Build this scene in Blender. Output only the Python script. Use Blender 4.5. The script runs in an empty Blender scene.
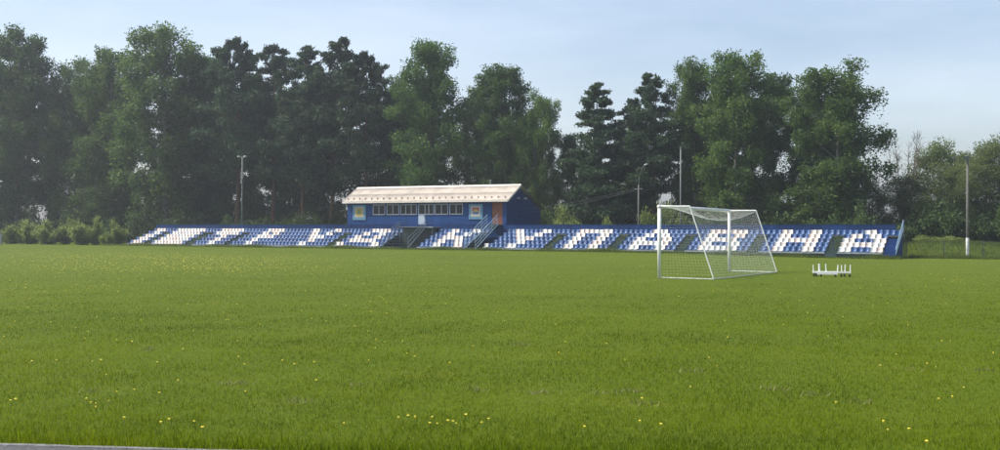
import bpy, math, random
import numpy as np
from mathutils import Matrix, Vector
R = math.radians
sc = bpy.context.scene
C = sc.collection

# ------------------------------------------------------------------ camera, sky, sun, exposure
CAM_Z = 1.55
cd = bpy.data.cameras.new('camera'); cam = bpy.data.objects.new('camera', cd); C.objects.link(cam)
cd.sensor_width = 36; cd.lens = 36 * 1.04; cd.clip_start = 0.05; cd.clip_end = 6000
cam.matrix_world = Matrix.Translation((0, 0, CAM_Z)) @ Matrix.Rotation(R(90 + 0.36), 4, 'X') @ Matrix.Rotation(R(0.21), 4, 'Z')
sc.camera = cam
SUN_EL = 50.0
SUN_DIR = Vector((-0.95, 0.04, 0)).normalized()            # horizontal direction towards the sun
SUN_AZ = math.atan2(SUN_DIR.x, SUN_DIR.y)                    # clockwise from +Y
w = bpy.data.worlds.new('World'); sc.world = w; w.use_nodes = True
nt = w.node_tree; nt.nodes.clear()
sky = nt.nodes.new('ShaderNodeTexSky'); sky.sky_type = 'NISHITA'; sky.sun_disc = False
sky.sun_elevation = R(SUN_EL); sky.sun_rotation = SUN_AZ
sky.air_density = 1.0; sky.dust_density = 3.4; sky.ozone_density = 1.6; sky.altitude = 150
bg = nt.nodes.new('ShaderNodeBackground'); bg.inputs[1].default_value = 0.13
out = nt.nodes.new('ShaderNodeOutputWorld')
# thin high cloud veil over the sky
tc = nt.nodes.new('ShaderNodeTexCoord'); mp = nt.nodes.new('ShaderNodeMapping'); mp.inputs['Scale'].default_value = (1.0, 1.0, 4.5)
nz = nt.nodes.new('ShaderNodeTexNoise'); nz.inputs['Scale'].default_value = 1.7; nz.inputs['Detail'].default_value = 6; nz.inputs['Roughness'].default_value = 0.55
rp = nt.nodes.new('ShaderNodeValToRGB'); rp.color_ramp.elements[0].position = 0.36; rp.color_ramp.elements[0].color = (0, 0, 0, 1)
rp.color_ramp.elements[1].position = 0.75; rp.color_ramp.elements[1].color = (.24, .24, .24, 1)
mx = nt.nodes.new('ShaderNodeMix'); mx.data_type = 'RGBA'; mx.inputs[7].default_value = (8.6, 9.0, 9.4, 1)
nt.links.new(tc.outputs['Generated'], mp.inputs[0]); nt.links.new(mp.outputs[0], nz.inputs['Vector'])
nt.links.new(nz.outputs['Fac'], rp.inputs[0]); nt.links.new(rp.outputs[0], mx.inputs[0])
nt.links.new(sky.outputs[0], mx.inputs[6]); nt.links.new(mx.outputs[2], bg.inputs[0]); nt.links.new(bg.outputs[0], out.inputs[0])
sd = bpy.data.lights.new('sun', 'SUN'); sd.energy = 3.6; sd.angle = R(0.6); sd.color = (1, .95, .86)
sun = bpy.data.objects.new('sun', sd); C.objects.link(sun); sun.location = (-60, -20, 80)
tos = Vector((SUN_DIR.x * math.cos(R(SUN_EL)), SUN_DIR.y * math.cos(R(SUN_EL)), math.sin(R(SUN_EL))))
sun.rotation_euler = (-tos).to_track_quat('-Z', 'Y').to_euler()
sc.view_settings.view_transform = 'Standard'; sc.view_settings.look = 'None'; sc.view_settings.gamma = 1
sc.view_settings.use_curve_mapping = False; sc.view_settings.exposure = 0.6

# ------------------------------------------------------------------ materials
def mat(name, col, rough=.6, var=.0, scale=3.0, metal=0., spec=.5, col2=None, bump=0., bscale=40., objvar=0., detail=5):
    m = bpy.data.materials.new(name); m.use_nodes = True
    n = m.node_tree; b = n.nodes['Principled BSDF']
    b.inputs['Roughness'].default_value = rough; b.inputs['Metallic'].default_value = metal
    b.inputs['Specular IOR Level'].default_value = spec
    c4 = (*col, 1)
    b.inputs['Base Color'].default_value = c4
    src = None
    if var or col2:
        t = n.nodes.new('ShaderNodeTexCoord'); g = n.nodes.new('ShaderNodeNewGeometry')
        nz = n.nodes.new('ShaderNodeTexNoise'); nz.inputs['Scale'].default_value = scale; nz.inputs['Detail'].default_value = detail; nz.inputs['Roughness'].default_value = .65
        n.links.new(g.outputs['Position'], nz.inputs['Vector'])
        rp = n.nodes.new('ShaderNodeValToRGB'); e = rp.color_ramp.elements
        e[0].position = .32; e[1].position = .68
        if col2: e[0].color = c4; e[1].color = (*col2, 1)
        else:
            e[0].color = (*[c * (1 - var) for c in col], 1); e[1].color = (*[min(1, c * (1 + var)) for c in col], 1)
        n.links.new(nz.outputs['Fac'], rp.inputs[0]); src = rp.outputs[0]
    if objvar:
        oi = n.nodes.new('ShaderNodeObjectInfo'); mr = n.nodes.new('ShaderNodeMapRange')
        mr.inputs[3].default_value = 1 - objvar; mr.inputs[4].default_value = 1 + objvar
        n.links.new(oi.outputs['Random'], mr.inputs[0])
        mm = n.nodes.new('ShaderNodeMix'); mm.data_type = 'RGBA'; mm.blend_type = 'MULTIPLY'; mm.inputs[0].default_value = 1
        if src: n.links.new(src, mm.inputs[6])
        else: mm.inputs[6].default_value = c4
        n.links.new(mr.outputs[0], mm.inputs[7]); src = mm.outputs[2]
    if src: n.links.new(src, b.inputs['Base Color'])
    if bump:
        g = n.nodes.new('ShaderNodeNewGeometry')
        n2 = n.nodes.new('ShaderNodeTexNoise'); n2.inputs['Scale'].default_value = bscale; n2.inputs['Detail'].default_value = 4
        bp = n.nodes.new('ShaderNodeBump'); bp.inputs['Strength'].default_value = bump; bp.inputs['Distance'].default_value = .02
        n.links.new(g.outputs['Position'], n2.inputs['Vector']); n.links.new(n2.outputs['Fac'], bp.inputs['Height']); n.links.new(bp.outputs[0], b.inputs['Normal'])
    return m

def leaf_mat(name, c1, c2, trans=.35, scale=.45, rough=.55, objvar=.18, isl=.45, spec=.2, patch=False):
    m = bpy.data.materials.new(name); m.use_nodes = True
    n = m.node_tree; b = n.nodes['Principled BSDF']; o = n.nodes['Material Output']
    b.inputs['Roughness'].default_value = rough; b.inputs['Specular IOR Level'].default_value = spec
    g = n.nodes.new('ShaderNodeNewGeometry')
    nz = n.nodes.new('ShaderNodeTexNoise'); nz.inputs['Scale'].default_value = scale; nz.inputs['Detail'].default_value = 3
    wn = n.nodes.new('ShaderNodeTexWhiteNoise'); wn.noise_dimensions = '1D'
    n.links.new(g.outputs['Random Per Island'], wn.inputs['W'])
    n.links.new(g.outputs['Position'], nz.inputs['Vector'])
    ad = n.nodes.new('ShaderNodeMath'); ad.operation = 'MULTIPLY_ADD'; ad.inputs[1].default_value = isl; ad.inputs[2].default_value = -isl / 2
    n.links.new(wn.outputs['Value'], ad.inputs[0])
    a2 = n.nodes.new('ShaderNodeMath'); n.links.new(nz.outputs['Fac'], a2.inputs[0]); n.links.new(ad.outputs[0], a2.inputs[1])
    if patch:                                                     # broad drifts of lighter and darker turf
        mp_ = n.nodes.new('ShaderNodeMapping'); mp_.inputs['Scale'].default_value = (.10, .30, 1); mp_.inputs['Rotation'].default_value = (0, 0, .25)
        n3 = n.nodes.new('ShaderNodeTexNoise'); n3.inputs['Scale'].default_value = 1; n3.inputs['Detail'].default_value = 6; n3.inputs['Roughness'].default_value = .7
        n.links.new(g.outputs['Position'], mp_.inputs[0]); n.links.new(mp_.outputs[0], n3.inputs['Vector'])
        m3 = n.nodes.new('ShaderNodeMath'); m3.operation = 'MULTIPLY_ADD'; m3.inputs[1].default_value = 2.0; m3.inputs[2].default_value = -1.0; n.links.new(n3.outputs['Fac'], m3.inputs[0])
        a3 = n.nodes.new('ShaderNodeMath'); n.links.new(a2.outputs[0], a3.inputs[0]); n.links.new(m3.outputs[0], a3.inputs[1]); a2 = a3
    rp = n.nodes.new('ShaderNodeValToRGB'); e = rp.color_ramp.elements; e[0].position = .3; e[1].position = .72
    e[0].color = (*c1, 1); e[1].color = (*c2, 1); n.links.new(a2.outputs[0], rp.inputs[0])
    oi = n.nodes.new('ShaderNodeObjectInfo'); mr = n.nodes.new('ShaderNodeMapRange'); mr.inputs[3].default_value = 1 - objvar; mr.inputs[4].default_value = 1 + objvar
    n.links.new(oi.outputs['Random'], mr.inputs[0])
    mm = n.nodes.new('ShaderNodeMix'); mm.data_type = 'RGBA'; mm.blend_type = 'MULTIPLY'; mm.inputs[0].default_value = 1
    n.links.new(rp.outputs[0], mm.inputs[6]); n.links.new(mr.outputs[0], mm.inputs[7])
    n.links.new(mm.outputs[2], b.inputs['Base Color'])
    tr = n.nodes.new('ShaderNodeBsdfTranslucent'); n.links.new(mm.outputs[2], tr.inputs[0])
    ms = n.nodes.new('ShaderNodeMixShader'); ms.inputs[0].default_value = trans
    n.links.new(b.outputs[0], ms.inputs[1]); n.links.new(tr.outputs[0], ms.inputs[2]); n.links.new(ms.outputs[0], o.inputs[0])
    return m

M = {}
M['blue_wall'] = mat('blue_wall_sheet', (.011, .052, .175), .6, .12, 1.5, spec=.15)
M['blue_dark'] = mat('blue_board', (.011, .042, .145), .6, .2, 1.2, objvar=.2, spec=.2)
M['steel_blue'] = mat('pale_blue_steel', (.19, .28, .36), .45, .15, 6)
M['rail_grey'] = mat('grey_blue_steel', (.11, .15, .18), .5, .15, 6)
M['dark_steel'] = mat('dark_green_steel', (.03, .05, .05), .5, .2, 6)
M['tread'] = mat('weathered_board', (.07, .09, .11), .8, .35, 3)
M['step'] = mat('dark_teal_step', (.030, .058, .070), .9, .5, 5)  # dark teal with uneven tone
M['beam'] = mat('pale_beam', (.24, .28, .31), .7, .3, 3)
M['roof'] = mat('peach_roof_sheet', (.50, .44, .37), .7, .18, 1.3, objvar=.07)
M['trim'] = mat('roof_trim', (.66, .60, .54), .6, .1, 2)
M['white_paint'] = mat('white_paint', (.74, .75, .74), .45, .07, 5)
M['frame'] = mat('window_frame', (.45, .47, .50), .5, .1, 5)
M['door_white'] = mat('pale_door', (.40, .47, .56), .5, .08, 5)
M['glass'] = mat('window_glass', (.012, .018, .026), .12, spec=.25)
M['rust'] = mat('orange_brown_cladding', (.23, .085, .05), .75, .25, 3)
M['bracket'] = mat('brown_bracket', (.30, .22, .16), .7)
M['panel_blue'] = mat('pale_blue_panel', (.10, .24, .36), .6, .15, 4)
M['yellow'] = mat('crest_yellow', (.38, .29, .08), .6, .15, 8)
M['red'] = mat('crest_red', (.30, .06, .045), .6, .15, 8)
M['crest_blue'] = mat('crest_blue', (.05, .12, .30), .6)
M['crest_green'] = mat('crest_green', (.12, .22, .09), .6)
M['crest_white'] = mat('crest_white', (.42, .41, .38), .6)
M['concrete'] = mat('concrete', (.30, .30, .28), .85, .25, 3, bump=.2)
M['old_concrete'] = mat('old_concrete', (.13, .125, .115), .9, .3, 3)
M['galv'] = mat('galvanised_steel', (.15, .165, .165), .6, .15, 3)
M['lamp'] = mat('lamp_housing', (.45, .47, .48), .5)
M['worn_white'] = mat('worn_white_paint', (.42, .43, .40), .6, .3, 6)
M['net'] = mat('net_cord', (.68, .69, .66), .8)
M['rubber'] = mat('black_rubber', (.02, .02, .02), .8)
M['cable'] = mat('cable', (.10, .10, .10), .7)
M['asphalt'] = mat('asphalt', (.075, .075, .078), .9, .35, 25, bump=.5, bscale=160)
M['kerb'] = mat('worn_concrete_edge', (.17, .17, .165), .9, .35, 12, bump=.4, bscale=90)
M['dandelion'] = mat('dandelion_yellow', (.74, .62, .06), .7, .15, 30)
M['stem'] = mat('flower_stem', (.12, .18, .05), .7)
M['lump'] = mat('lump_white', (.8, .8, .8), .4)
BLUES = [mat('blue_seat_plastic', c, .42, .1, 6) for c in ((.013, .058, .185), (.010, .046, .145), (.020, .072, .20))]
WHITES = [mat('white_seat_plastic', c, .5, .16, 5) for c in ((.58, .57, .54), (.56, .51, .46), (.50, .52, .52), (.54, .46, .42))]
M['bark'] = mat('bark', (.075, .062, .05), .95, .4, 4)
M['pine_bark'] = mat('pine_bark', (.12, .065, .035), .95, .4, 3)
M['birch_bark'] = mat('birch_bark', (.34, .33, .30), .85, scale=2.2, col2=(.07, .065, .06))
M['birch_leaf'] = leaf_mat('birch_leaf', (.054, .112, .022), (.130, .200, .046), .52)
M['broad_leaf'] = leaf_mat('broad_leaf', (.041, .096, .021), (.100, .168, .040), .5)
M['pine_leaf'] = leaf_mat('pine_needles', (.025, .056, .025), (.060, .102, .044), .3)
M['shrub_leaf'] = leaf_mat('shrub_leaf', (.15, .21, .05), (.29, .35, .11), .62, 1.2)
M['lit_broad_leaf'] = leaf_mat('lit_broad_leaf', (.095, .140, .040), (.190, .235, .080), .58)  # broadleaf green made paler: stronger light on the right-hand trees, put into the colour
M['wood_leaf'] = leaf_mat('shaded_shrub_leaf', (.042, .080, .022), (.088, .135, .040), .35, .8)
M['twig'] = mat('bare_twig', (.14, .11, .09), .9)

# grass ground
def grass_ground():
    m = bpy.data.materials.new('mown_grass'); m.use_nodes = True
    n = m.node_tree; b = n.nodes['Principled BSDF']; b.inputs['Roughness'].default_value = .9; b.inputs['Specular IOR Level'].default_value = .15
    g = n.nodes.new('ShaderNodeNewGeometry')
    def noise(s, d=4, vec=None):
        t = n.nodes.new('ShaderNodeTexNoise'); t.inputs['Scale'].default_value = s; t.inputs['Detail'].default_value = d; t.inputs['Roughness'].default_value = .6
        n.links.new(vec or g.outputs['Position'], t.inputs['Vector']); return t.outputs['Fac']
    def ramp(f, c0, c1, p0=.3, p1=.7):
        r = n.nodes.new('ShaderNodeValToRGB'); r.color_ramp.elements[0].position = p0; r.color_ramp.elements[1].position = p1
        r.color_ramp.elements[0].color = (*c0, 1); r.color_ramp.elements[1].color = (*c1, 1); n.links.new(f, r.inputs[0]); return r.outputs[0]
    def mixc(a, bb, f):
        x = n.nodes.new('ShaderNodeMix'); x.data_type = 'RGBA'; n.links.new(a, x.inputs[6]); n.links.new(bb, x.inputs[7])
        if hasattr(f, 'is_linked'): n.links.new(f, x.inputs[0])
        else: x.inputs[0].default_value = f
        return x.outputs[2]
    base = ramp(noise(.09, 5), (.062, .096, .001), (.088, .120, .003), .35, .65)
    fine = ramp(noise(9, 6), (.038, .068, .001), (.112, .150, .003), .3, .7)
    c = mixc(base, fine, .42)
    dry = ramp(noise(.6, 5), (0, 0, 0), (1, 1, 1), .56, .75)
    sep = n.nodes.new('ShaderNodeMath'); sep.operation = 'MULTIPLY'; sep.inputs[1].default_value = .45; n.links.new(dry, sep.inputs[0])
    d2 = ramp(noise(14, 3), (.118, .135, .010), (.16, .168, .02))
    c = mixc(c, d2, sep.outputs[0])
    n.links.new(c, b.inputs['Base Color'])
    bp = n.nodes.new('ShaderNodeBump'); bp.inputs['Strength'].default_value = .7; bp.inputs['Distance'].default_value = .05
    n.links.new(noise(7, 8), bp.inputs['Height']); n.links.new(bp.outputs[0], b.inputs['Normal'])
    return m
M['ground'] = grass_ground()
M['blade'] = leaf_mat('grass_blade', (.048, .090, .001), (.205, .262, .004), .5, .5, .8, 0, 1.0, .03, True)
M['blade_dry'] = leaf_mat('weed_blade', (.075, .118, .018), (.19, .235, .048), .6, .8, .7, 0, .6, .1)

# ------------------------------------------------------------------ mesh helpers
def arr_mesh(name, V, F, mats, mi=None, smooth=False):
    """numpy mesh: V (n,3), F (m,k)"""
    V = np.asarray(V, 'f'); F = np.asarray(F, 'i')
    me = bpy.data.meshes.new(name); k = F.shape[1]
    me.vertices.add(len(V)); me.vertices.foreach_set('co', V.ravel())
    me.loops.add(F.size); me.loops.foreach_set('vertex_index', F.ravel())
    me.polygons.add(len(F)); me.polygons.foreach_set('loop_start', np.arange(0, F.size, k, dtype='i'))
    if mi is not None: me.polygons.foreach_set('material_index', np.asarray(mi, 'i'))
    if smooth: me.polygons.foreach_set('use_smooth', np.ones(len(F), bool))
    for m in (mats if isinstance(mats, list) else [mats]): me.materials.append(m)
    me.update(calc_edges=True); return me

class MB:
    def __init__(s): s.v = []; s.f = []
    def add(s, V, F):
        o = len(s.v); s.v += [tuple(p) for p in V]; s.f += [tuple(i + o for i in q) for q in F]; return s
    def box(s, x0, x1, y0, y1, z0, z1):
        V = [(x, y, z) for z in (z0, z1) for y in (y0, y1) for x in (x0, x1)]
        return s.add(V, [(0, 2, 3, 1), (4, 5, 7, 6), (0, 1, 5, 4), (2, 6, 7, 3), (0, 4, 6, 2), (1, 3, 7, 5)])
    def tube(s, pts, r, n=6, cap=True):
        pts = [Vector(p) for p in pts]; k = len(pts)
        rr = r if hasattr(r, '__len__') else [r] * k
        V = []; F = []
        ref = Vector((0, 0, 1))
        for i, p in enumerate(pts):
            d = (pts[min(i + 1, k - 1)] - pts[max(i - 1, 0)])
            d = d.normalized() if d.length > 1e-9 else Vector((0, 0, 1))
            a = d.cross(ref) if abs(d.dot(ref)) < .95 else d.cross(Vector((1, 0, 0)))
            a.normalize(); b = d.cross(a)
            for j in range(n):
                t = 2 * math.pi * j / n
                V.append(p + (a * math.cos(t) + b * math.sin(t)) * rr[i])
        for i in range(k - 1):
            for j in range(n):
                F.append((i * n + j, i * n + (j + 1) % n, (i + 1) * n + (j + 1) % n, (i + 1) * n + j))
        if cap: F.append(tuple(range(n - 1, -1, -1))); F.append(tuple((k - 1) * n + j for j in range(n)))
        return s.add(V, F)
    def prism(s, poly, x0, x1, axis='x'):
        """extrude polygon (a,b) along axis"""
        n = len(poly)
        def P(x, a, b): return (x, a, b) if axis == 'x' else ((a, x, b) if axis == 'y' else (a, b, x))
        V = [P(x0, a, b) for a, b in poly] + [P(x1, a, b) for a, b in poly]
        F = [tuple(range(n - 1, -1, -1)), tuple(range(n, 2 * n))] + [(i, (i + 1) % n, n + (i + 1) % n, n + i) for i in range(n)]
        return s.add(V, F)
    def mesh(s, name, m, smooth=False):
        me = bpy.data.meshes.new(name); me.from_pydata([tuple(v) for v in s.v], [], s.f)
        for q in (m if isinstance(m, list) else [m]): me.materials.append(q)
        if smooth:
            for p in me.polygons: p.use_smooth = True
        me.update(); return me
    def build(s, name, m, parent=None, smooth=False): return put(name, s.mesh(name, m, smooth), parent)

def put(name, me, parent=None, loc=None, rz=0):
    o = bpy.data.objects.new(name, me); C.objects.link(o)
    if parent: o.parent = parent
    if loc: o.location = loc
    if rz: o.rotation_euler[2] = rz
    return o
def tag(o, label=None, cat=None, group=None, kind=None):
    if label: o['label'] = label
    if cat: o['category'] = cat
    if group: o['group'] = group
    if kind: o['kind'] = kind
    return o
def root(name, label, cat, loc=(0, 0, 0), rz=0, group=None):
    o = put(name, None); o.location = loc; o.rotation_euler[2] = rz; o.empty_display_size = .3
    return tag(o, label, cat, group)

# ------------------------------------------------------------------ frame of the stand: x along it (towards its near end), y away from the pitch
ANG = R(28); CA, SA = math.cos(ANG), math.sin(ANG)
ORG = (25.06, 71.4)
def W(s, t, z=0): return (ORG[0] + s * CA + t * SA, ORG[1] - s * SA + t * CA, z)
def st(x, y):
    dx, dy = x - ORG[0], y - ORG[1]
    return dx * CA - dy * SA, dx * SA + dy * CA
def sstep(a, b, x): 
    x = np.clip((x - a) / (b - a), 0, 1); return x * x * (3 - 2 * x)
def gz(x, y):
    x = np.asarray(x, float); y = np.asarray(y, float); s, t = st(x, y)
    z = -.22 * sstep(-18, 1, s) * sstep(-14, -1, t)
    z = z + 1.05 * sstep(4.5, 8, t) * sstep(-2, 3, s) * (1 - .75 * sstep(4, 17, s))     # low bank behind the fence
    return z

# ------------------------------------------------------------------ ground and track
def axis(lo, hi, fine_lo, fine_hi, step, coarse):
    a = np.arange(fine_lo, fine_hi + .01, step)
    l = fine_lo - np.geomspace(coarse, fine_lo - lo, 14)[::-1]; h = fine_hi + np.geomspace(coarse, hi - fine_hi, 14)
    return np.concatenate([l, a, h])
gx = axis(-600, 600, -70, 70, 1.0, 4); gy = axis(-300, 800, -4, 125, 1.0, 4)
X, Y = np.meshgrid(gx, gy); Z = gz(X, Y)
nx, ny = len(gx), len(gy)
I = np.arange(nx * ny).reshape(ny, nx)
F = np.stack([I[:-1, :-1], I[:-1, 1:], I[1:, 1:], I[1:, :-1]], -1).reshape(-1, 4)
tag(put('ground', arr_mesh('ground', np.stack([X, Y, Z], -1).reshape(-1, 3), F, M['ground'], smooth=True)), kind='structure')
# asphalt running track that the camera stands on; its far edge crosses the near left corner
def edge_y(x): return 7.10 - .11 * x
t = MB(); xs = np.linspace(-70, 70, 71)
V = [(x, -12., .004) for x in xs] + [(x, edge_y(x) - .06, .004) for x in xs]
t.add(V, [(i, i + 1, 71 + i + 1, 71 + i) for i in range(70)])
tag(t.build('running_track', M['asphalt']), kind='structure')
t = MB(); rng = random.Random(3); xs = np.linspace(-20, 20, 161)
V = []
for x in xs:
    a = edge_y(x)
    V += [(x, a - .062, .003), (x, a - .058, .016), (x, a - .02 + rng.uniform(-.01, .01), .018), (x, a + .0, .002)]
Fk = []
for i in range(160):
    for j in range(3): Fk.append((4 * i + j, 4 * i + 4 + j, 4 * i + 5 + j, 4 * i + 1 + j))
tag(t.add(V, Fk).build('track_edge', M['kerb']), kind='structure')

# ------------------------------------------------------------------ grandstand
gs = root('grandstand', 'long low blue grandstand with white seats spelling large letters along the pitch', 'grandstand', W(0, 0, 0), -ANG)
SP = .42; RISE = .293; DEP = .785; L0, L1 = -168, 4              # seat columns
def sx(n): return (n + .22) * SP
AISLES = [(-6, -5), (-19, -18), (-32, -31), (-45, -44), (-58, -57), (-109, -108), (-138, -137), (-150, -148), (-163, -162)]
def gap(n, r):
    """column n has no seat in row r (0 = top)"""
    for a, b in AISLES:
        if r > 0 and a <= n <= b: return True
    if -95 <= n <= -87: return True
    if -75 <= n <= -71 and not (r == 0 and n == -75): return n != -71 or r != 4
    if n == 3 or n == 4: return r > 0
    return False
WHITE = set()
def letter(rows):
    for r, ns in rows.items():
        for q in ns:
            if isinstance(q, tuple):
                for k in range(q[0], q[1] + 1): WHITE.add((k, r))
            else: WHITE.add((q, r))
# СОТ РУД КУПАВНА as read off the photograph
letter({0: [(-167, -165)], 1: [(-166, -165)], 2: [(-167, -165)], 3: [(-167, -165)], 4: [(-167, -165)]})
letter({r: [(-160, -152)] for r in range(5)})
letter({0: [(-146, -140)], 1: [(-146, -140)], 2: [(-143, -142)], 3: [(-143, -142)], 4: [(-143, -142)]})
letter({0: [(-132, -128)], 1: [-132, -131, -129, -128], 2: [(-132, -128)], 3: [-132, -131], 4: [-132, -131]})
letter({0: [-119, -118, -113, -112], 1: [-118, -117, -114, -113], 2: [(-117, -114)], 3: [-116, -115], 4: [-117, -116]})
letter({0: [(-103, -99)], 1: [-104, -103, -100, -99], 2: [-105, -104, -100, -99], 3: [(-105, -99)], 4: [-107, -106, -98, -97]})
letter({0: [-83, -82, -78, -77], 1: [-83, -82, -79, -78], 2: [(-83, -79)], 3: [-83, -82, -79, -78], 4: [-83, -82, -78, -77, -71]})
letter({0: [-68, -67, -62, -61], 1: [-67, -66, -63, -62], 2: [(-66, -63)], 3: [-65, -64], 4: [-66, -65]})
letter({0: [(-54, -48)], 1: [-54, -53, -49, -48], 2: [-54, -53, -49, -48], 3: [-54, -53, -49, -48], 4: [-54, -53, -49, -48]})
letter({0: [(-39, -37)], 1: [-40, -39, -37, -36], 2: [-41, -40, -36, -35], 3: [(-41, -35)], 4: [-41, -40, -36, -35]})
letter({0: [(-28, -22)], 1: [-28, -27, -23, -22], 2: [(-28, -23)], 3: [-28, -27, -23, -22], 4: [(-28, -22)]})
letter({0: [-15, -14, -10, -9], 1: [-15, -14, -10, -9], 2: [(-15, -9)], 3: [-15, -14, -10, -9], 4: [-15, -14, -10, -9]})
letter({0: [-1, 0], 1: [-3, -2, 0, 1], 2: [-4, -3, 1, 2], 3: [(-4, 2)], 4: [-4, -3, 1, 2]})

def seat_geo():
    """moulded shell: front lip, pan, curved up into a low back; three cross sections"""
    top = [(-.19, .055), (-.15, .085), (.06, .062), (.145, .12), (.185, .30), (.205, .385)]
    bot = [(.222, .375), (.20, .28), (.165, .09), (.07, .035), (-.14, .055), (-.19, .03)]
    prof = top + bot; V = []; F = []; n = len(prof)
    for k, (x, dz, dy) in enumerate(((-.2, .0, 0), (0, -.014, .02), (.2, 0, 0))):
        for i, (y, z) in enumerate(prof):
            V.append((x * (.93 if i in (0, 5, 6, 11) else 1), y + (dy if .1 < z else 0), z + dz))
    for k in range(2):
        for i in range(n):
            F.append((k * n + i, k * n + (i + 1) % n, (k + 1) * n + (i + 1) % n, (k + 1) * n + i))
    for i in range(5):
        F.append((i, i + 1, n - 2 - i, n - 1 - i)); o = 2 * n
        F.append((o + n - 1 - i, o + n - 2 - i, o + i + 1, o + i))
    return V, F
SV, SF = seat_geo()
seat_me = {}
for i, m in enumerate(BLUES): b = MB(); b.add(SV, SF); seat_me['b', i] = b.mesh('seat', m, True)
for i, m in enumerate(WHITES): b = MB(); b.add(SV, SF); seat_me['w', i] = b.mesh('seat', m, True)
rng = random.Random(11)
seats = []
for r in range(5):
    for n in range(L0, L1 + 1):
        if gap(n, r): continue
        k = 4 - r
        wht = (n, r) in WHITE
        seats.append((sx(n), k * DEP, .20 + k * RISE, 'w' if wht else 'b', rng.randrange(4 if wht else 3), rng.gauss(0, .035), rng.gauss(0, .02)))
seats.sort(key=lambda q: -q[0])
for (x, y, z, kd, v, rx, rz) in seats[:300]:
    o = put('seat', seat_me[kd, v], gs, (x, y, z)); o.rotation_euler = (rx, 0, rz)
SVa = np.array(SV); SFa = np.array(SF); Vs = []; Fs = []; Ms = []
for i, (x, y, z, kd, v, rx, rz) in enumerate(seats[300:]):
    A = SVa.copy(); A[:, 1] += -A[:, 2] * rx; A = A + (x, y, z); Vs.append(A); Fs.append(SFa + i * len(SVa))
    Ms += [v + (3 if kd == 'w' else 0)] * len(SFa)
o = put('seat', arr_mesh('seat_rest', np.concatenate(Vs), np.concatenate(Fs), BLUES + WHITES, Ms, True), gs)
tag(o, 'farther blue and white seats of the stand', kind='stuff')

# seat boards / treads between aisles, row by row
def segments(r):
    out = []; cur = None
    for n in range(L0, L1 + 2):
        ok = n <= L1 and not gap(n, r)
        if ok and cur is None: cur = n
        if not ok and cur is not None: out.append((cur, n - 1)); cur = None
    return out
for r in range(5):
    k = 4 - r; z = .20 + k * RISE
    for (a, b) in segments(r):
        x0, x1 = sx(a) - .22, sx(b) + .22
        nseg = max(1, round((x1 - x0) / 3.2)); e = np.linspace(x0, x1, nseg + 1)
        for i in range(nseg):
            m = MB(); m.box(e[i] + .008, e[i + 1] - .008, k * DEP - .26, k * DEP + .50, z - .05, z + rng.uniform(-.004, .004))
            m.build('tread', M['tread'], gs)
        m = MB(); m.box(x0, x1, k * DEP - .305, k * DEP - .265, z - .10, z + .012)
        m.build('front_beam', M['beam'] if r == 4 else M['tread'], gs)
    # posts under each row
for n in range(L0, L1 + 1, 6):
    for k in range(5):
        if k % 2: continue
        x = sx(n) + .21
        if gap(n, 4 - k) : continue
        m = MB(); m.box(x - .03, x + .03, k * DEP + .1, k * DEP + .16, -.4, .2 + k * RISE - .052); m.build('post', M['dark_steel'], gs)
# back boards
e = np.arange(sx(L0) - .22, sx(L1) + .3, 1.68)
for i in range(len(e) - 1):
    xm = (e[i] + e[i + 1]) / 2
    dz = rng.uniform(-.012, .012)
    m = MB()
    for j in range(8):                       # trapezoid ribs
        xa = e[i] + .01 + j * (1.66 / 8); wd = 1.66 / 8
        m.box(xa, xa + wd * .6, 3.72, 3.745, 1.42, 2.12 + dz); m.box(xa + wd * .6, xa + wd, 3.735, 3.76, 1.42, 2.12 + dz)
    m.build('back_board', M['blue_dark'], gs)
    m = MB(); m.box(e[i] - .03, e[i] + .03, 3.78, 3.84, -.4, 2.08); m.build('post', M['dark_steel'], gs)
m = MB(); m.box(sx(L0) - .2, sx(L1) + .3, 3.70, 3.78, 2.135, 2.165); m.build('top_rail', M['blue_dark'], gs)
# low skirt of boards under the front row
for (a, b) in segments(4):
    m = MB(); m.box(sx(a) - .2, sx(b) + .2, -.20, -.18, -.35, .09); m.build('front_skirt', M['dark_steel'], gs)
# aisle stairs
for a, b in AISLES + [(3, 4)]:
    x0, x1 = sx(a) - .19, sx(b) + .19
    s_ = put('aisle_stair', None, gs)
    for q in range(8):
        m = MB(); y0 = -.35 + q * DEP / 2
        m.box(x0, x1, y0, y0 + DEP / 2 - .004, -.3, .06 + q * RISE / 2 + .05 + rng.uniform(-.005, .005)); m.build('step', M['step'] if a < 0 else M['blue_dark'], s_)
# near end: sloping rail with mesh infill
x0 = sx(4) + .26
er = put('end_rail', None, gs)
m = MB(); m.tube([(x0, -.35, .42), (x0, 3.75, 2.45)], .035); m.tube([(x0, -.35, .10), (x0, 3.75, 1.85)], .025); m.build('handrail', M['steel_blue'], er)
for q in range(15):
    y = -.3 + q * .285; m = MB(); m.tube([(x0, y, .10 + (y + .35) * .427), (x0, y, .44 + (y + .35) * .495)], .014, 5); m.build('baluster', M['steel_blue'], er)
m = MB(); m.tube([(x0 + .05, 3.8, -.5), (x0 + .05, 3.8, 2.47)], .045); m.build('post', M['dark_steel'], er)
m = MB(); m.prism([(-.35, -.35), (3.7, -.35), (3.7, 1.80), (-.35, .05)], x0 - .06, x0 - .03); m.build('end_panel', M['blue_dark'], er)

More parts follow.
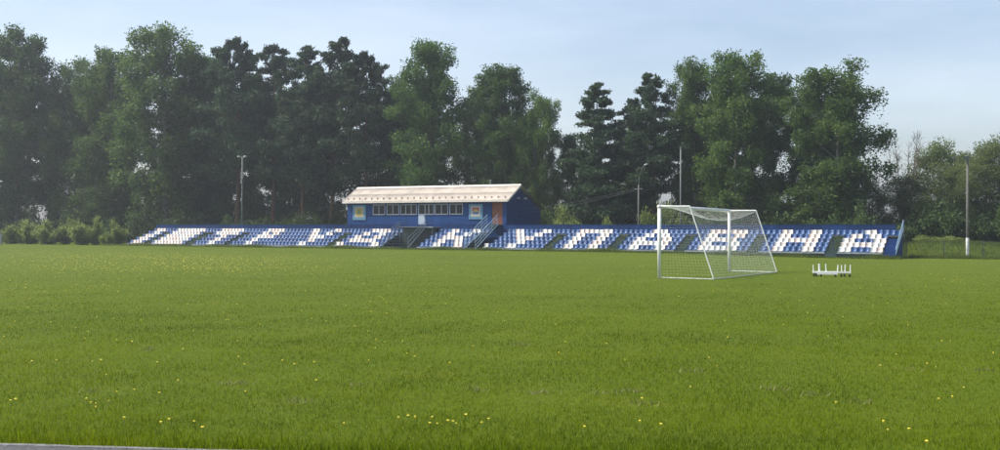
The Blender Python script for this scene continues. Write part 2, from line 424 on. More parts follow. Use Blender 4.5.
# wide stair in front of the building with landing
lf = put('entrance_stair', None, gs)
xl, xr = -39.75, -37.0
for q in range(8):
    m = MB(); y0 = -.5 + q * .36; z = .24 * (q + 1)
    m.box(xl + .06, xr - .06, y0, y0 + .33, z - .05, z); m.build('step', M['dark_steel'], lf)
m = MB(); m.box(xl - .1, xr + .75, 2.40, 4.10, 1.86, 1.95); m.build('landing', M['beam'], lf)
m = MB(); m.box(xl - .05, xr + .7, 2.95, 3.0, -.3, 1.855); m.build('void_shade_sheet', M['dark_steel'], lf)  # dark sheet standing in for the shaded void below the landing
for x in (xl, xr):
    rl = put('railing', None, lf)
    m = MB(); m.tube([(x, -.55, .06), (x, 2.45, 1.98)], .04); m.build('stringer', M['rail_grey'], rl)
    for h in (.45, .85):
        m = MB(); m.tube([(x, -.5, .12 + h), (x, 2.42, 1.96 + h * .55), (x, 3.6, 1.96 + h * .55)], .022); m.build('rail', M['rail_grey'], rl)
    for q in range(4):
        y = -.45 + q * .95; m = MB(); m.tube([(x, y, .0 if q == 0 else .1 + (y + .5) * .62), (x, y, .95 + (y + .5) * .53)], .02); m.build('post', M['rail_grey'], rl)
for x in (xl + .02, xr + .6):
    m = MB(); m.tube([(x, 2.5, -.3), (x, 2.5, 1.855)], .035); m.build('support', M['rail_grey'], lf)

# steep steel stair to the orange corner
sf = put('steel_stair', None, gs)
xl, xr = -31.25, -30.25
for q in range(10):
    y0 = -.75 + q * .38; z = .21 * (q + 1)
    m = MB(); m.box(xl + .05, xr - .05, y0, y0 + .28, z - .04, z); m.build('step', M['dark_steel'], sf)
for x in (xl, xr):
    rl = put('railing', None, sf)
    for h, rr in ((.0, .045), (.30, .025), (.58, .025), (.86, .035)):
        m = MB(); m.tube([(x, -.85, .06 + h), (x, 3.1, 2.12 + h)], rr); m.build('rail', M['steel_blue'], rl)
    for q in range(5):
        y = -.8 + q * .96; m = MB(); m.tube([(x, y, .0 if q == 0 else .06 + (y + .85) * .52), (x, y, .92 + (y + .85) * .52)], .024); m.build('post', M['steel_blue'], rl)
m = MB(); m.box(xl - .1, xr + .12, 3.1, 4.15, 2.02, 2.10); m.build('landing', M['dark_steel'], sf)

# ------------------------------------------------------------------ building on the stand
BX0, BX1, BT0, BT1 = -46.75, -30.0, 4.2, 10.9
bl = root('commentary_building', 'small blue building with peach pitched roof above the grandstand', 'building', W(BX0, BT0, 0), -ANG)
LN = BX1 - BX0
def bx(s): return s - BX0                                      # stand s -> building x
ZE, ZR, YR = 4.22, 5.56, 2.0                                   # eave, ridge height, ridge y
wins = [(-43.85, -42.52, 2), (-42.33, -40.99, 2), (-40.84, -39.09, 3), (-38.91, -37.27, 3), (-37.17, -35.82, 2), (-35.66, -34.31, 2)]
WZ0, WZ1 = 3.05, 3.97
DX0, DX1 = bx(-38.91), bx(-38.20)
m = MB(); TH = .18
xo0, xo1 = bx(-31.42), bx(-30.36)
m.box(0, DX0, 0, TH, -.3, WZ0); m.box(DX1, xo0, 0, TH, -.3, WZ0); m.box(DX0, DX1, 0, TH, -.3, 2.10)
m.box(0, xo0, 0, TH, WZ1, ZE + .02)
edges = [0] + [bx(v) for a, b, _ in wins for v in (a, b)] + [xo0]
for i in range(0, len(edges), 2): m.box(edges[i], edges[i + 1], 0, TH, WZ0, WZ1)
m.box(xo0, xo1, 0, TH, -.3, 2.08); m.box(xo1, LN, 0, TH, -.3, ZE + .02)
m.build('front_wall', M['blue_wall'], bl)
m = MB(); m.box(xo0, xo1, .06, .14, 2.08, ZE + .02)
dr = m.build('entrance_door', M['rust'], bl); tag(dr, 'orange brown door at the corner')
for q in range(6):
    k = MB(); xa = xo0 + .04 + q * (xo1 - xo0 - .04) / 6; k.box(xa, xa + .13, .035, .058, 2.12, ZE - .06); k.build('board', M['rust'], dr)
def gable(x0, x1, name):
    m = MB(); m.prism([(TH + .001, -.3), (BT1 - BT0, -.3), (BT1 - BT0, 3.6), (YR, ZR - .06), (TH + .001, ZE + .05)], x0, x1); return m.build(name, M['blue_wall'], bl)
gable(0, TH, 'end_wall'); g2 = gable(LN - TH, LN, 'end_wall')
for q in range(24):                                                # cladding seams on the near gable
    y = .35 + q * .27
    if y > BT1 - BT0 - .05: break
    zt = (ZE + .03 + (y - TH) * (ZR - ZE - .1) / (YR - TH)) if y < YR else ZR - .1 - (y - YR) * (ZR - .06 - 3.6) / (BT1 - BT0 - YR)
    k = MB(); k.box(LN + .001, LN + .018, y - .02, y + .02, -.2, zt - .03); k.build('cladding_rib', M['blue_wall'], g2)
m = MB(); m.box(TH, LN - TH, BT1 - BT0 - TH, BT1 - BT0 - .002, -.3, 3.55); m.build('back_wall', M['blue_wall'], bl)
m = MB(); m.box(TH + .01, LN - TH - .01, TH + .01, BT1 - BT0 - TH - .01, 2.0, 2.08); m.build('floor_slab', M['concrete'], bl)
m = MB(); m.box(TH + .02, LN - TH - .02, 2.3, 2.4, 2.09, 4.3); m.build('inner_partition', M['tread'], bl)
# windows
for wi, (a, b, npn) in enumerate(wins):
    a, b = bx(a), bx(b)
    m = MB(); fw = .055
    m.box(a, b, -.025, .06, WZ1 - fw, WZ1 + .01); m.box(a, b, -.04, .06, WZ0 - .02, WZ0 + fw)
    div = list(np.linspace(a, b, npn + 1))
    if wi == 3: div[1] = DX1 - .01
    for i, x in enumerate(div):
        x0 = x if i == 0 else (x - fw if i == npn else x - fw / 2)
        m.box(x0, x0 + fw, -.024, .059, WZ0 + fw, WZ1 - fw)
    wo = m.build('window', M['frame'], bl)
    for i in range(npn):
        x0 = div[i] + (fw if i == 0 else fw / 2); x1 = div[i + 1] - (fw if i == npn - 1 else fw / 2)
        k = MB(); k.box(x0, x1, .03, .045, WZ0 + fw, WZ1 - fw); k.build('pane', M['glass'], wo)
m = MB(); m.box(DX0 + .005, DX1 - .005, -.02, .05, 2.105, WZ0 - .025); d = m.build('balcony_door', M['door_white'], bl)
m = MB(); m.box(DX0 + .09, DX1 - .09, -.032, -.021, 2.22, WZ0 - .14); m.build('door_panel', M['door_white'], d)
m = MB(); m.box(DX1 - .10, DX1 - .07, -.07, -.021, 2.85, 2.98); m.build('handle', M['galv'], d)
# crest boards
def crest(a, b, z0, z1, kind):
    a, b = bx(a), bx(b)
    m = MB(); m.box(a, b, -.06, -.003, z0, z1)
    o = m.build('crest_board', M['panel_blue'], bl); w = b - a; cx = (a + b) / 2; cz = (z0 + z1) / 2 + .04; h = z1 - z0
    m = MB(); m.box(cx - w * .33, cx + w * .33, -.072, -.061, cz - h * .36, cz + h * .33); m.build('mount', M['crest_white'], o)
    def shield(sx_, sz, dz=0): return [(cx - w * sx_, cz + h * sz + dz), (cx + w * sx_, cz + h * sz + dz), (cx + w * sx_, cz - h * sz * .55 + dz), (cx + w * sx_ * .5, cz - h * sz * .9 + dz), (cx, cz - h * sz + dz), (cx - w * sx_ * .5, cz - h * sz * .9 + dz), (cx - w * sx_, cz - h * sz * .55 + dz)][::-1]
    m = MB()
    if kind == 'yellow':
        m.prism(shield(.27, .29, -.02), -.082, -.073, 'y'); m.build('shield', M['yellow'], o)
        k = MB(); k.prism(shield(.11, .14), -.091, -.083, 'y'); k.build('emblem', M['crest_green'], o)
        k = MB(); k.box(cx - w * .2, cx + w * .2, -.09, -.083, cz + h * .19, cz + h * .22); k.build('emblem', M['red'], o)
    else:
        m.prism(shield(.27, .29, -.02), -.082, -.073, 'y'); m.build('shield', M['crest_white'], o)
        k = MB(); k.box(cx - w * .24, cx + w * .24, -.091, -.083, cz + h * .03, cz + h * .25); k.build('emblem', M['red'], o)
        k = MB(); k.box(cx - w * .2, cx + w * .2, -.091, -.083, cz - h * .2, cz - h * .02); k.build('emblem', M['crest_blue'], o)
        k = MB(); k.box(cx - w * .12, cx + w * .12, -.098, -.092, cz - h * .06, cz + h * .13); k.build('emblem', M['yellow'], o)
crest(-46.10, -44.63, 2.57, 3.96, 'yellow'); crest(-33.68, -32.29, 2.61, 3.94, 'red')
# roof: corrugated sheets
OH = .42; y_e = -OH; ze = ZE - .02
slope = (ZR - ze) / (YR - y_e)
rf = put('roof', None, bl)
def sheet(x0, x1, ya, za, yb, zb, mtl, amp=.022, wave=.17):
    n = int((x1 - x0) / wave * 6); V = []; F = []
    for i in range(n + 1):
        x = x0 + (x1 - x0) * i / n; c = amp * math.cos(2 * math.pi * (x) / wave)
        V += [(x, ya, za + c), (x, yb, zb + c), (x, ya, za + c - .012), (x, yb, zb + c - .012)]
    for i in range(n):
        a = 4 * i; b = a + 4
        F += [(a, b, b + 1, a + 1), (a + 2, a + 3, b + 3, b + 2), (a, a + 2, b + 2, b), (a + 1, b + 1, b + 3, a + 3)]
    m = MB(); m.add(V, F); return m.build('roof_sheet', mtl, rf, True)
ns = 16; xe0, xe1 = -.28, LN + .34
ym = (y_e + YR) / 2; zm = (ze + ZR) / 2
for i in range(ns):
    a = xe0 + (xe1 - xe0) * i / ns; b = xe0 + (xe1 - xe0) * (i + 1) / ns
    sheet(a, b + .05, y_e, ze + .06 + (i % 2) * .006, ym + .08, zm + .06 + .08 * slope + (i % 2) * .006, M['roof'])
    sheet(a, b + .05, ym, zm + .075 + (i % 2) * .006, YR, ZR + .075 + (i % 2) * .006, M['roof'])
    sheet(a, b + .05, YR + .01, ZR + .07 + (i % 2) * .006, BT1 - BT0 + .35, 3.58 + (i % 2) * .006, M['roof'])
m = MB(); m.prism([(YR - .2, ZR - .2 * slope + .115), (YR, ZR + .15), (YR + .2, ZR + .06), (YR + .2, ZR + .05), (YR, ZR + .135), (YR - .2, ZR - .2 * slope + .10)], xe0, xe1 + .05); m.build('ridge_cap', M['trim'], rf)
m = MB(); m.box(xe0, xe1, y_e - .03, y_e, ze - .09, ze + .045); m.build('fascia', M['trim'], rf)
m = MB(); m.box(xe0 + .03, xe1 - .03, y_e + .005, -.004, ze - .075, ze - .05); m.build('soffit', M['blue_dark'], rf)
for x in (xe0 - .03, xe1 + .052):
    m = MB(); m.prism([(y_e, ze - .07), (YR, ZR - .08), (YR, ZR + .13), (y_e, ze + .11)], x, x + .03); m.build('verge_board', M['trim'], rf)
for i in range(26):
    x = .1 + i * (LN - .2) / 25; y = y_e + .36; z = ze + .36 * slope + .075
    m = MB(); m.prism([(y - .06, z - .04), (y + .12, z + .06), (y + .02, z + .15), (y - .02, z + .14)], x - .035, x + .035); m.build('snow_guard', M['bracket'], rf)
m = MB(); m.tube([(13.6, 2.9, 4.9), (13.6, 2.9, 6.08)], .075, 8); ch = m.build('chimney_pipe', M['galv'], rf)
m = MB(); m.tube([(13.6, 2.9, 6.10), (13.6, 2.9, 6.13), (13.6, 2.9, 6.2)], [.13, .13, .02], 8); m.build('pipe_cap', M['galv'], ch)
for y in (1.75, 3.15):
    m = MB(); m.tube([(LN + .02, y, 4.42), (LN + .22, y, 4.5)], .025); m.prism([(y - .14, 4.40), (y + .14, 4.40), (y + .12, 4.56), (y - .12, 4.56)], LN + .2, LN + .34); m.build('wall_lamp', M['lamp'], bl)
m = MB(); m.tube([(-.02, .3, 4.35), (-.45, .1, 4.5)], .025); m.prism([(-.52, 4.36), (-.22, 4.44), (-.30, 4.66), (-.60, 4.58)], -.06, .08, 'y'); m.build('wall_lamp', M['lamp'], bl)

# two little white lumps on the seats, their nature unknown
for i, (n, r) in enumerate(((-113, 1), (-112, 1))):
    s, t_ = sx(n) + .15, (4 - r) * DEP + .12
    m = MB(); rg = random.Random(40 + i); V = []
    for a in range(4):
        for b in range(7):
            ph = math.pi * (a + .3) / 3.7; th = 2 * math.pi * b / 7; rr = .13 * rg.uniform(.7, 1.2)
            V.append((rr * math.sin(ph) * math.cos(th), rr * math.sin(ph) * math.sin(th), rr * math.cos(ph) + .12))
    m.add(V, [(a * 7 + b, a * 7 + (b + 1) % 7, a * 7 + 7 + (b + 1) % 7, a * 7 + 7 + b) for a in range(3) for b in range(7)] + [tuple(range(7))[::-1], tuple(range(21, 28))])
    o = m.build('white_lump', M['lump']); o.location = W(s, t_, .20 + (4 - r) * RISE + .29)
    tag(o, 'small white object on the stand seats below the building left end, %s' % ('left of two', 'right of two')[i], 'bag', 'small white objects on the seats')

# ------------------------------------------------------------------ goal
GP1 = Vector((5.38, 35.1, 0)); GP2 = Vector((9.13, 41.4, 0)); GD = (GP2 - GP1).normalized(); GB = Vector((GD.y, -GD.x, 0))
gl = root('football_goal', 'white football goal with net on the grass before the stand', 'goal', GP1, math.atan2(GD.y, GD.x))
# local x along goal line, local -y = behind
GW = (GP2 - GP1).length; GH = 2.44; DB, DT = 1.9, 1.08
for x in (0, GW):
    m = MB(); m.tube([(x, 0, -.05), (x, 0, GH - .06)], .062, 12); m.build('post', M['white_paint'], gl, True)
m = MB(); m.tube([(-.062, 0, GH - .03), (GW + .062, 0, GH - .03)], .062, 12); m.build('crossbar', M['white_paint'], gl, True)
for x in (0, GW):
    m = MB(); m.tube([(x, -.03, GH - .02), (x, -DT, GH - .03)], .026, 8); m.build('top_stay', M['white_paint'], gl)
    m = MB(); m.tube([(x, -DT, GH - .03), (x, -DB, .03)], .022, 8); m.build('back_stay', M['white_paint'], gl)
    m = MB(); m.tube([(x, -.06, .015), (x, -DB, .01)], .02, 8); m.build('ground_bar', M['worn_white'], gl)
m = MB(); m.tube([(0, -DB, .01), (GW, -DB, .01)], .02, 8); m.build('ground_bar', M['worn_white'], gl)
def lerp(a, b, t): return a + (b - a) * t
def sagc(x): u = x / GW; return 4 * u * (1 - u)
def back_pt(x, v):           # v 0 top rear edge, 1 bottom
    top = Vector((x, -DT + .18 * sagc(x), GH - .05 - .42 * sagc(x))); bot = Vector((x, -DB, .05))
    p = lerp(top, bot, v); p.y -= .05 * math.sin(math.pi * v); return p
def top_pt(x, v):            # v 0 crossbar, 1 rear edge
    a = Vector((x, -.05, GH - .03)); b = back_pt(x, 0); p = lerp(a, b, v); p.z -= .10 * math.sin(math.pi * v) * sagc(x); return p
NR = .0019; cell = .12
def net(fn, nu, nv, sub_u, sub_v, name, NR=NR):
    m = MB(); jr = random.Random(nu)
    J = lambda: Vector((jr.uniform(-.018, .018), jr.uniform(-.018, .018), jr.uniform(-.02, .012)))
    for i in range(nu + 1): m.tube([fn(i / nu, j / sub_v) + (J() if 0 < j < sub_v else J() * .3) for j in range(sub_v + 1)], NR, 3, False)
    for j in range(nv + 1): m.tube([fn(i / sub_u, j / nv) + (J() if 0 < i < sub_u else J() * .3) for i in range(sub_u + 1)], NR, 3, False)
    return m.build(name, M['net'], gl)
net(lambda u, v: back_pt(u * GW, v), 73, 25, 24, 5, 'back_net')
net(lambda u, v: top_pt(u * GW, v), 73, 10, 24, 4, 'top_net')
for x in (0, GW):
    sg = .06 if x == 0 else -.06
    def side(u, v, x=x, sg=sg):      # v 0 top, 1 bottom; u 0 front, 1 back
        d = lerp(DT, DB, v); return Vector((x + sg * math.sin(math.pi * u) * math.sin(math.pi * v), -.05 - (d - .05) * u, lerp(GH - .05, .05, v)))
    net(side, 15, 24, 5, 6, 'side_net', .0010 if x == 0 else .0020)
m = MB(); m.tube([back_pt(GW * i / 24, 0) for i in range(25)], .008, 5); m.build('net_cord', M['net'], gl)

# ------------------------------------------------------------------ low white frame with prongs
fr = root('training_frame', 'low white frame with short upright prongs and dark feet, lying on the grass', 'frame', (11.72, 36.75, 0), R(-14))
for (x0, x1, y0, y1, z0, z1) in ((-.64, .64, -.16, -.08, .13, .19), (-.64, .64, .20, .26, .13, .18)):
    m = MB(); m.box(x0, x1, y0, y1, z0, z1); m.build('long_bar', M['white_paint'], fr)
m = MB(); m.box(-.50, .20, -.22, -.165, .08, .17); m.build('plank', M['white_paint'], fr)
for x in (-.64, -.05, .58):
    m = MB(); m.box(x, x + .06, -.079, .199, .132, .178); m.build('cross_bar', M['white_paint'], fr)
drx = random.Random(4)
for (x, y, h) in ((-.62, -.12, .26), (-.42, -.12, .30), (-.19, -.12, .30), (.22, .23, .26), (.44, -.12, .28), (.62, -.12, .28), (.36, .23, .26)):
    m = MB(); m.tube([(x, y, .18), (x + drx.uniform(-.02, .02), y + drx.uniform(-.02, .02), .15 + h)], .020 if x != -.42 else .035, 8); m.build('prong', M['white_paint'], fr)
for (x, y) in ((-.6, -.12), (-.36, -.1), (.12, -.12), (.32, -.12), (.45, .2), (.6, -.12), (-.5, .22)):
    m = MB(); m.tube([(x - .03, y, .055), (x + .03, y, .055)], .055, 10); m.build('foot', M['rubber'], fr)

# ------------------------------------------------------------------ lamp poles
def find_s(u, t_):
    k = (u - 500) / 1040.; return (k * (ORG[1] + t_ * CA) - (ORG[0] + t_ * SA)) / (CA + k * SA)
def pole(label, s, t_, h, r0, r1, mtl, name='lamp_pole', z0=None, white=0):
    x, y, _ = W(s, t_); z = float(gz(x, y)) if z0 is None else z0
    o = root(name, label, 'pole', (x, y, z), -ANG, 'poles round the ground')
    m = MB(); m.tube([(0, 0, -.2), (0, 0, h * .5), (0, 0, h)], [r0, (r0 + r1) / 2, r1], 10); m.build('shaft', mtl, o, True)
    return o
p = pole('tall slender pole with two lamp heads behind the left part of the stand', find_s(242, 5.6), 5.6, 9.0, .075, .05, M['galv'])
m = MB(); m.tube([(-.45, 0, 8.95), (.45, 0, 8.95)], .03); m.build('cross_arm', M['galv'], p)
for x in (-.42, .42):
    m = MB(); m.prism([(x - .12, 8.98), (x + .12, 8.98), (x + .1, 9.1), (x - .1, 9.1)], -.18, .08, 'y'); m.build('lamp_head', M['lamp'], p)
for z in (4.5, 6.3):
    m = MB(); m.box(-.1, .1, -.16, -.08, z, z + .35); m.build('junction_box', M['galv'], p)
p = pole('tall pale bare topped pole behind the stand above the goal', find_s(680.5, 6.5), 6.5, 8.35, .07, .05, M['galv'])
m = MB(); m.tube([(0, 0, 8.35), (0, -.02, 8.5)], [.075, .05], 8); m.build('cap', M['galv'], p)
p = pole('short street lamp with curved arm and wires behind the stand', find_s(638.5, 7.5), 7.5, 5.5, .08, .06, M['old_concrete'], 'street_lamp')
m = MB(); m.tube([(0, 0, 5.3), (.05, 0, 6.2), (.28, 0, 6.85), (.52, 0, 7.15)], .02); m.build('curved_arm', M['galv'], p)
m = MB(); m.tube([(.48, 0, 7.13), (.6, 0, 7.19), (.78, 0, 7.23)], [.035, .06, .03], 8); m.build('lamp_head', M['lamp'], p)
m = MB(); m.box(-.35, .35, -.04, .04, 5.12, 5.2); m.build('cross_arm', M['galv'], p)
sp = find_s(638.5, 7.5)
for k in range(2):
    a = Vector((-.3 + .6 * k, 0, 5.2)); b = Vector((BX1 - sp, -2.2 + k * .1, 3.4 - .35 * k)); pts = []
    for i in range(15):
        q = i / 14; v = lerp(a, b, q); v.z -= 1.0 * q * (1 - q); pts.append(v)
    m = MB(); m.tube(pts, .009, 4); m.build('wire', M['cable'], p)
s = find_s(967.5, 4.0)
p = pole('weathered concrete pole with whitewashed foot by the fence', s, 4.0, 7.15, .105, .075, M['old_concrete'])
m = MB(); m.tube([(0, 0, -.15), (0, 0, 1.45)], .112, 10); m.build('whitewash', M['white_paint'], p)
m = MB(); m.prism([(-.28, 6.85), (.1, 6.85), (.12, 7.12), (-.25, 7.05)], -.3, -.12, 'y'); m.build('lamp_head', M['dark_steel'], p)
m = MB(); m.tube([(0, 0, 6.95), (0, -.2, 6.98)], .03); m.build('bracket', M['dark_steel'], p)
p = pole('street lamp at the far left edge with a pale lamp head', find_s(-4, 9), 9, 6.9, .09, .07, M['concrete'], 'street_lamp')
m = MB(); m.tube([(0, 0, 6.8), (.3, 0, 7.3), (.7, 0, 7.45)], .03); m.build('curved_arm', M['galv'], p)
m = MB(); m.tube([(.6, 0, 7.4), (.85, 0, 7.48), (1.15, 0, 7.46)], [.06, .11, .05], 8); m.build('lamp_head', M['lamp'], p)
x, y, _ = W(find_s(0.8, -3), -3)
o = root('marker_post', 'short pale post at the left edge beside the bushes', 'post', (x, y, 0))
m = MB(); m.box(-.14, .14, -.14, .14, -.1, 1.15); m.build('shaft', M['concrete'], o); m = MB(); m.box(-.16, .16, -.16, .16, 1.152, 1.2); m.build('cap', M['concrete'], o)

# ------------------------------------------------------------------ fence to the right of the stand
fx0, fx1, ft = sx(4) + .45, 14.5, 3.75
x, y, _ = W(fx0, ft)
fn = root('mesh_fence', 'dark green wire mesh fence running right from the grandstand end', 'fence', (x, y, -.22), -ANG)
FL = fx1 - fx0; nb = 5
for i in range(nb + 1):
    a = FL * i / nb
    m = MB(); m.box(a - .035, a + .035, -.035, .035, -.3, 1.28); m.build('post', M['dark_steel'], fn)
for i in range(nb):
    a = FL * i / nb + .04; b = FL * (i + 1) / nb - .04
    m = MB()
    for k in range(int((b - a) / .07)): q = a + .035 + k * .07; m.tube([(q, 0, .06), (q, 0, 1.2)], .006, 3, False)
    for z in (.08, .35, .62, .9, 1.18): m.tube([(a, .006, z), (b, .006, z)], .006, 3, False)
    m.build('mesh_panel', M['dark_steel'], fn)

# ------------------------------------------------------------------ trees
def leaf_arrays(P, size, rg, elong=1.6, droop=0.):
    n = len(P); nrm = rg.normal(size=(n, 3)); nrm[:, 2] += .35; nrm /= np.linalg.norm(nrm, axis=1)[:, None]
    a = rg.normal(size=(n, 3)); a[:, 2] -= droop; a -= (a * nrm).sum(1)[:, None] * nrm; a /= np.linalg.norm(a, axis=1)[:, None]
    b = np.cross(nrm, a); s = (size * rg.uniform(.6, 1.35, n))[:, None]
    V = np.stack([P - a * s * .5 * elong, P + b * s * .42 - a * s * .1, P + a * s * .5 * elong, P - b * s * .42 - a * s * .1], 1).reshape(-1, 3)
    F = np.arange(4 * n).reshape(-1, 4)
    return V, F

def tree_meshes(kind, seed, H, Rc, base, n_leaf, leaf, name):
    """trunk with limbs, crown of leaf faces round twig ends; origin at the foot"""
    rg = np.random.default_rng(seed); rd = random.Random(seed)
    tk = MB()
    lean = (rd.uniform(-.3, .3), rd.uniform(-.3, .3)); K = 9
    wob = [(rd.uniform(-.16, .16), rd.uniform(-.16, .16)) for _ in range(K + 1)]
    axis_ = [Vector((lean[0] * (i / K) ** 1.5 * 1.6 + wob[i][0] * (i > 0), lean[1] * (i / K) ** 1.5 * 1.6 + wob[i][1] * (i > 0), H * .97 * i / K)) for i in range(K + 1)]
    axis_[0].z = -.3
    r0 = .011 * H
    tk.tube(axis_, [r0 * (1 - .92 * (i / K)) * (1.25 if i == 0 else 1) + .012 for i in range(K + 1)], 8)
    def on(h):
        q = min(max(h / (H * .97), 0), .999) * K; i = int(q); return lerp(axis_[i], axis_[i + 1], q - i)
    nl = {'birch': 42, 'broad': 46, 'pine': 46, 'spire': 54}[kind]
    pts = []; wts = []; qs = []
    for i in range(nl):
        q = (i + rd.uniform(.1, .9)) / nl
        h = H * (base + (0.97 - base) * q)
        az = i * 2.39996 + rd.uniform(-.5, .5)
        if kind == 'birch': prof = math.sqrt(max(0, 1 - ((q - .48) / .56) ** 2)) if q > .48 else .58 + .42 * q / .48; el = rd.uniform(15, 55) + 12 * q
        elif kind == 'broad': prof = math.sqrt(max(0, 1 - (q * 1.55 - .58) ** 2 / 1.02)); el = rd.uniform(10, 50) + 20 * q
        elif kind == 'pine': prof = (.45 + .55 * math.sin(math.pi * min(1, q * .75 + .22))) * (1.12 - .82 * q ** 1.8); el = rd.uniform(-8, 22) + 25 * q
        else: prof = (1 - q) ** .85 * .98 + .02; el = rd.uniform(-12, 14) + 20 * q
        if rd.random() < (.16 if kind == 'pine' else .06): prof *= rd.uniform(.4, .65)                     # gaps
        ln = Rc * prof * (rd.uniform(.74, 1.2) if kind == 'pine' else rd.uniform(.84, 1.12)) + .2
        d = Vector((math.cos(az) * math.cos(R(el)), math.sin(az) * math.cos(R(el)), math.sin(R(el))))
        p0 = on(h); nb = 5; lp = []
        for k in range(nb + 1):
            v = k / nb; p = p0 + d * ln * v
            if kind == 'birch': p.z -= .28 * ln * v ** 2.4
            elif kind == 'pine': p.z += .14 * ln * v ** 2
            elif kind == 'spire': p.z -= .10 * ln * v * (1 - v)
            p += Vector((rd.uniform(-.08, .08), rd.uniform(-.08, .08), rd.uniform(-.06, .06))) * ln * .5 * v
            lp.append(p)
        rb = min(r0 * .42, .011 * ln + .012) * (1 - .5 * q)
        tk.tube(lp, [rb * (1 - .85 * k / nb) + .006 for k in range(nb + 1)], 4, False)
        nsub = max(3, int(3 + ln * 1.9))
        for j in range(nsub):
            v = 1.0 if j == 0 else rd.uniform(.28, 1)
            k = min(int(v * nb), nb - 1); p = lerp(lp[k], lp[k + 1], v * nb - k)
            sd = Vector((rd.gauss(0, 1), rd.gauss(0, 1), rd.gauss(.12, .5))).normalized(); sd = (sd + d * .7).normalized()
            sl = (.22 + .28 * rd.random()) * min(ln, 3.2) * (1.15 - .5 * v) + .25
            e = p + sd * sl
            if kind == 'birch': e.z -= .25 * sl
            if j: tk.tube([p, lerp(p, e, .5) + Vector((0, 0, .05)), e], [.02, .014, .006], 3, False)
            for _ in range(3):
                c = lerp(p, e, rd.uniform(.35, 1.1))
                pts.append((c.x, c.y, c.z)); qs.append(1.15 - .7 * q if kind in ('pine', 'spire') else 1); wts.append((.55 + sl * .8) * rd.choice((.2, .5, 1, 1, 1.6)))
    pts = np.array(pts); wts = np.array(wts); wts /= wts.sum()
    idx = rg.choice(len(pts), n_leaf, p=wts)
    if kind == 'pine': sg = np.array((.42, .42, .24))
    elif kind == 'spire': sg = np.array((.42, .42, .20))
    elif kind == 'birch': sg = np.array((.33, .33, .36))
    else: sg = np.array((.38, .38, .32))
    P = pts[idx] + np.clip(rg.normal(size=(n_leaf, 3)), -1.5, 1.5) * sg * np.array(qs)[idx][:, None]
    if kind == 'birch': P[:, 2] -= np.minimum(rg.exponential(.45, n_leaf), 1.6)
    V, F = leaf_arrays(P, leaf, rg, 1.5 if kind in ('birch', 'broad') else 2.2, .8 if kind == 'birch' else 0)
    bark = {'birch': M['birch_bark'], 'broad': M['bark'], 'pine': M['pine_bark'], 'spire': M['bark']}[kind]
    lm = {'birch': M['birch_leaf'], 'broad': M['broad_leaf'], 'pine': M['pine_leaf'], 'spire': M['pine_leaf']}[kind]
    return tk.mesh(name + '_trunk', bark, True), arr_mesh(name + '_crown', V, F, lm)

LIB = {}
LIB['birch'] = [tree_meshes('birch', 100 + i, 20, 4.5, .08 if i != 1 else .14, 50000, .165, 'birch') for i in range(4)]
LIB['broad'] = [tree_meshes('broad', 200 + i, 20, 4.6, .10, 50000, .175, 'broad') for i in range(3)]
LIB['pine'] = [tree_meshes('pine', 300 + i, 20, 3.9, .36 if i < 2 else .26, 42000, .15, 'pine') for i in range(4)]
LIB['spire'] = [tree_meshes('spire', 400 + i, 16, 4.2, .10, 44000, .15, 'spire') for i in range(2)]
for i in range(2):
    a, b = tree_meshes('broad', 600 + i, 10, 3.6, .06, 24000, .14, 'lit_broad'); b.materials[0] = M['lit_broad_leaf']; LIB.setdefault('lit_broad', []).append((a, b))  # broadleaf shape with the paler leaf that carries the extra light
REF = {'lit_broad': 10, 'birch': 20, 'broad': 20, 'pine': 20, 'spire': 16}
NAMES = {'lit_broad': 'broadleaf_tree', 'birch': 'birch_tree', 'broad': 'broadleaf_tree', 'pine': 'pine_tree', 'spire': 'conifer_tree'}
trng = random.Random(77)
def tree(kind, var, x, y, h, wd, label, group, rz=None):
    """wd = crown spread relative to the model at that height"""
    o = root(NAMES[kind], label, 'tree', (x, y, float(gz(x, y))), trng.uniform(0, 6.28) if rz is None else rz, group)
    k = h / REF[kind]; o.scale = (k * wd, k * wd, k)
    t_, c_ = LIB[kind][var % len(LIB[kind])]
    put('trunk', t_, o); put('crown', c_, o); return o
def uy(u, ytop, t_):
    s = find_s(u, t_); x, y, _ = W(s, t_)
    return x, y, CAM_Z + (231.5 + .0037 * (u - 500) - ytop) * y / 1040.
